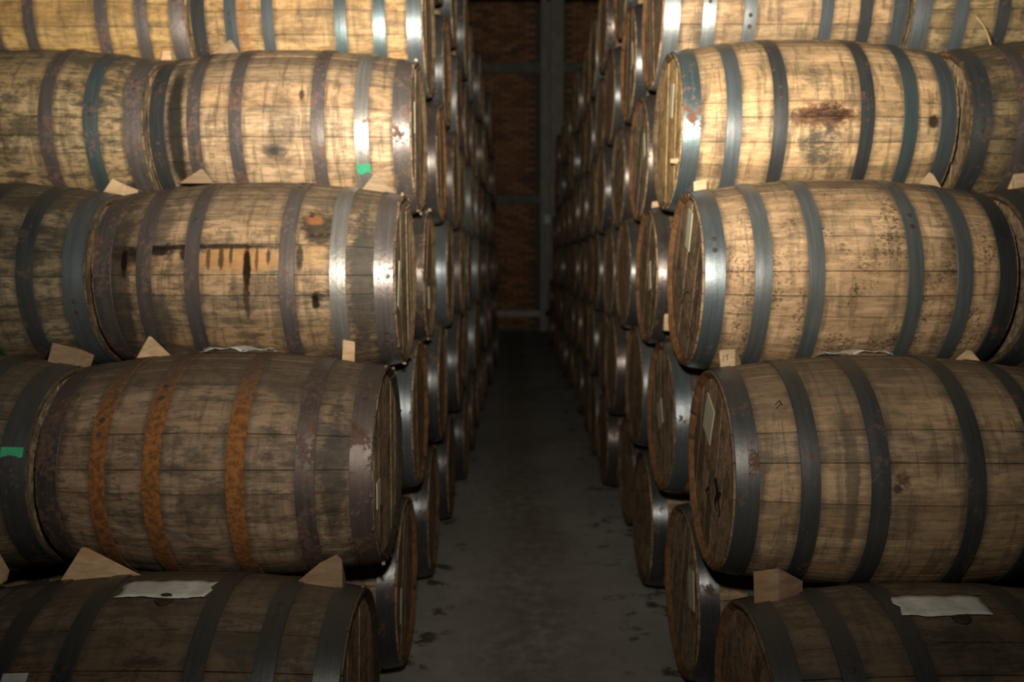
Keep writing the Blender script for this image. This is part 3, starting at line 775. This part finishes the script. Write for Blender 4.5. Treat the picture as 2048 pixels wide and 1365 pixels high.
# ------------------------------------------------------------------ chocks between the tiers
def chock(front, y, depth, shift, label, mat=M_pine, drop=.3):
    """wooden chock: front outline (x, z) at depth y, carried back by depth and moved by shift"""
    cx = sum(p[0] for p in front) / len(front); zb = min(p[1] for p in front)
    n = len(front); v = [(p[0] - cx, 0, p[1] - zb) for p in front]
    depth *= .8; v += [(p[0] - cx + shift, depth, (p[1] - zb) * drop) for p in front]
    f = [tuple(range(n)), tuple(range(2 * n - 1, n - 1, -1))] + [(i, n + i, n + (i + 1) % n, (i + 1) % n) for i in range(n)]
    me = bpy.data.meshes.new('wooden_chock'); me.from_pydata(v, [], f)
    b = bmesh.new(); b.from_mesh(me); bmesh.ops.recalc_face_normals(b, faces=b.faces[:])
    bmesh.ops.bevel(b, geom=b.edges[:], offset=.002, segments=1, affect='EDGES'); b.to_mesh(me); b.free()
    me.materials.append(mat)
    o = link('wooden_chock', me, None); o.location = (cx, y - .018, zb + .004)
    tag(o, label, 'chock', 'wooden chocks between the barrels')
    return o
chock([(-1.175, .632), (-.955, .648), (-1.100, .727), (-1.113, .727)], 2.06, .05, -.01, 'large triangular pine chock under the outer end of the orange-hooped barrel')
chock([(-.565, .630), (-.438, .608), (-.438, .700), (-.452, .712), (-.495, .690)], 2.05, .05, .0, 'pine chock under the head end of the orange-hooped barrel', M_pine_grey)
chock([(-1.50, .62), (-1.335, .62), (-1.325, .715), (-1.36, .72)], 2.06, .05, 0, 'yellow pine chock at the left frame edge above the lowest tier')
chock([(-1.401, 1.140), (-1.309, 1.128), (-1.289, 1.200), (-1.375, 1.222)], 2.44, .05, .02, 'grey square chock between the ends of the orange-hooped and the olive barrel', M_pine_grey, .7)
chock([(-1.130, 1.172), (-1.025, 1.180), (-1.082, 1.239), (-1.090, 1.241)], 2.45, .05, -.02, 'small triangular chock under the outer end of the drip-stained barrel')
chock([(-.510, 1.155), (-.472, 1.150), (-.469, 1.224), (-.506, 1.232)], 2.44, .05, -.01, 'narrow upright chock under the head end of the drip-stained barrel')
chock([(-1.451, 1.685), (-1.375, 1.670), (-1.356, 1.730), (-1.401, 1.753)], 2.91, .05, .03, 'tilted square chock above the olive grey barrel, left stack', M_pine, .75)
chock([(-1.170, 1.735), (-1.045, 1.735), (-1.080, 1.785), (-1.090, 1.786)], 2.91, .05, -.02, 'low triangular chock under the black end of the black-banded barrel', M_pine_grey)
chock([(-.540, 1.700), (-.405, 1.700), (-.475, 1.769), (-.483, 1.770)], 2.91, .05, 0, 'triangular chock under the head end of the black-banded barrel', M_pine_grey)
chock([(-1.195, 2.285), (-1.080, 2.285), (-1.112, 2.339), (-1.120, 2.340)], 3.345, .05, -.01, 'triangular chock under the outer end of the golden barrel, left stack', M_pine_grey)
chock([(-1.40, 2.262), (-1.355, 2.262), (-1.36, 2.30), (-1.39, 2.30)], 3.35, .05, 0, 'tiny pale chock under the yellow barrel in the top corner')
chock([(.598, .612), (.660, .612), (.658, .710), (.593, .701)], 1.96, .05, .075, 'brown square chock under the head end of the grey-tan dark-hooped barrel', M_pine_grey, .5)
marked = chock([(.614, 1.120), (.656, 1.120), (.654, 1.208), (.606, 1.203)], 2.39, .05, .03, 'pale upright chock under the head end of the speckled barrel', M_pine, .5)
chock([(1.250, 1.135), (1.410, 1.128), (1.345, 1.203), (1.330, 1.206)], 2.385, .05, .03, 'large triangular chock under the outer end of the speckled barrel')
chock([(.616, 1.680), (.659, 1.680), (.658, 1.741), (.613, 1.733)], 2.81, .05, .02, 'pale square chock under the head end of the burn-marked barrel')
chock([(1.355, 1.705), (1.455, 1.700), (1.420, 1.755), (1.405, 1.764)], 2.80, .05, .02, 'pale triangular chock under the outer end of the burn-marked barrel')
chock([(1.714, 1.670), (1.790, 1.670), (1.775, 1.765), (1.694, 1.759)], 2.81, .05, 0, 'pale square chock at the right frame edge above the shaded barrel')
chock([(.600, 1.190), (.640, 1.190), (.634, 1.262), (.600, 1.258)], 3.22, .05, .0, 'small pale chock beside the second head of the third tier, right stack')
chock([(.612, 1.665), (.650, 1.665), (.645, 1.730), (.612, 1.725)], 3.62, .05, 0, 'small pale chock beside the second head of the fourth tier, right stack')
chock([(-.52, .63), (-.40, .62), (-.41, .70), (-.45, .71)], 2.88, .05, 0, 'dim chock between first and second tier, second barrels of left stack', M_pine_grey)
chock([(.615, .62), (.69, .62), (.68, .70), (.615, .695)], 2.77, .05, .03, 'dim chock between first and second tier, second barrels of right stack', M_pine_grey)
chock([(-.50, 1.70), (-.43, 1.70), (-.44, 1.765), (-.47, 1.765)], 3.75, .05, 0, 'dim chock between third and fourth tier, second barrels of left stack', M_pine_grey)

strokes('pen_mark', [(-.013, .052, -.013, .064), (-.013, .064, -.006, .067), (-.004, .068, .001, .070), (.001, .070, -.003, .063), (-.003, .063, .001, .058), (.001, .058, -.004, .054)], lambda x, z, h: (x, -.0002 - h, z), .0016, marked, 'tiny brown pencilled mark')

# ------------------------------------------------------------------ straw stalks
def stalk(pts, rad, label):
    v, f = [], []; n = 6
    for i, p in enumerate(pts):
        p0, p1 = Vector(pts[max(0, i - 1)]), Vector(pts[min(len(pts) - 1, i + 1)]); d = (p1 - p0).normalized()
        a = d.cross(Vector((0, 1, 0))).normalized(); c = d.cross(a); r = rad * (1 - .4 * i / len(pts))
        v += [tuple(Vector(p) + (a * math.cos(2 * PI * k / n) + c * math.sin(2 * PI * k / n)) * r) for k in range(n)]
    for i in range(len(pts) - 1):
        f += [(i * n + k, i * n + (k + 1) % n, (i + 1) * n + (k + 1) % n, (i + 1) * n + k) for k in range(n)]
    f += [tuple(range(n - 1, -1, -1)), tuple(range((len(pts) - 1) * n, len(pts) * n))]
    o = link('straw_stalk', mesh('straw_stalk', v, f, [M_straw], True), None); tag(o, label, 'straw')
stalk([(1.742, 3.04, 2.222), (1.732, 3.035, 2.25), (1.715, 3.03, 2.285), (1.695, 3.02, 2.31), (1.655, 3.0, 2.335)], .0035, 'dry straw stalk sticking up from the weathered barrel at the right edge')
stalk([(1.585, 2.97, 2.125), (1.582, 2.965, 2.0), (1.580, 2.965, 1.88), (1.577, 2.975, 1.74)], .003, 'thin upright straw in front of the weathered barrel head, right edge')
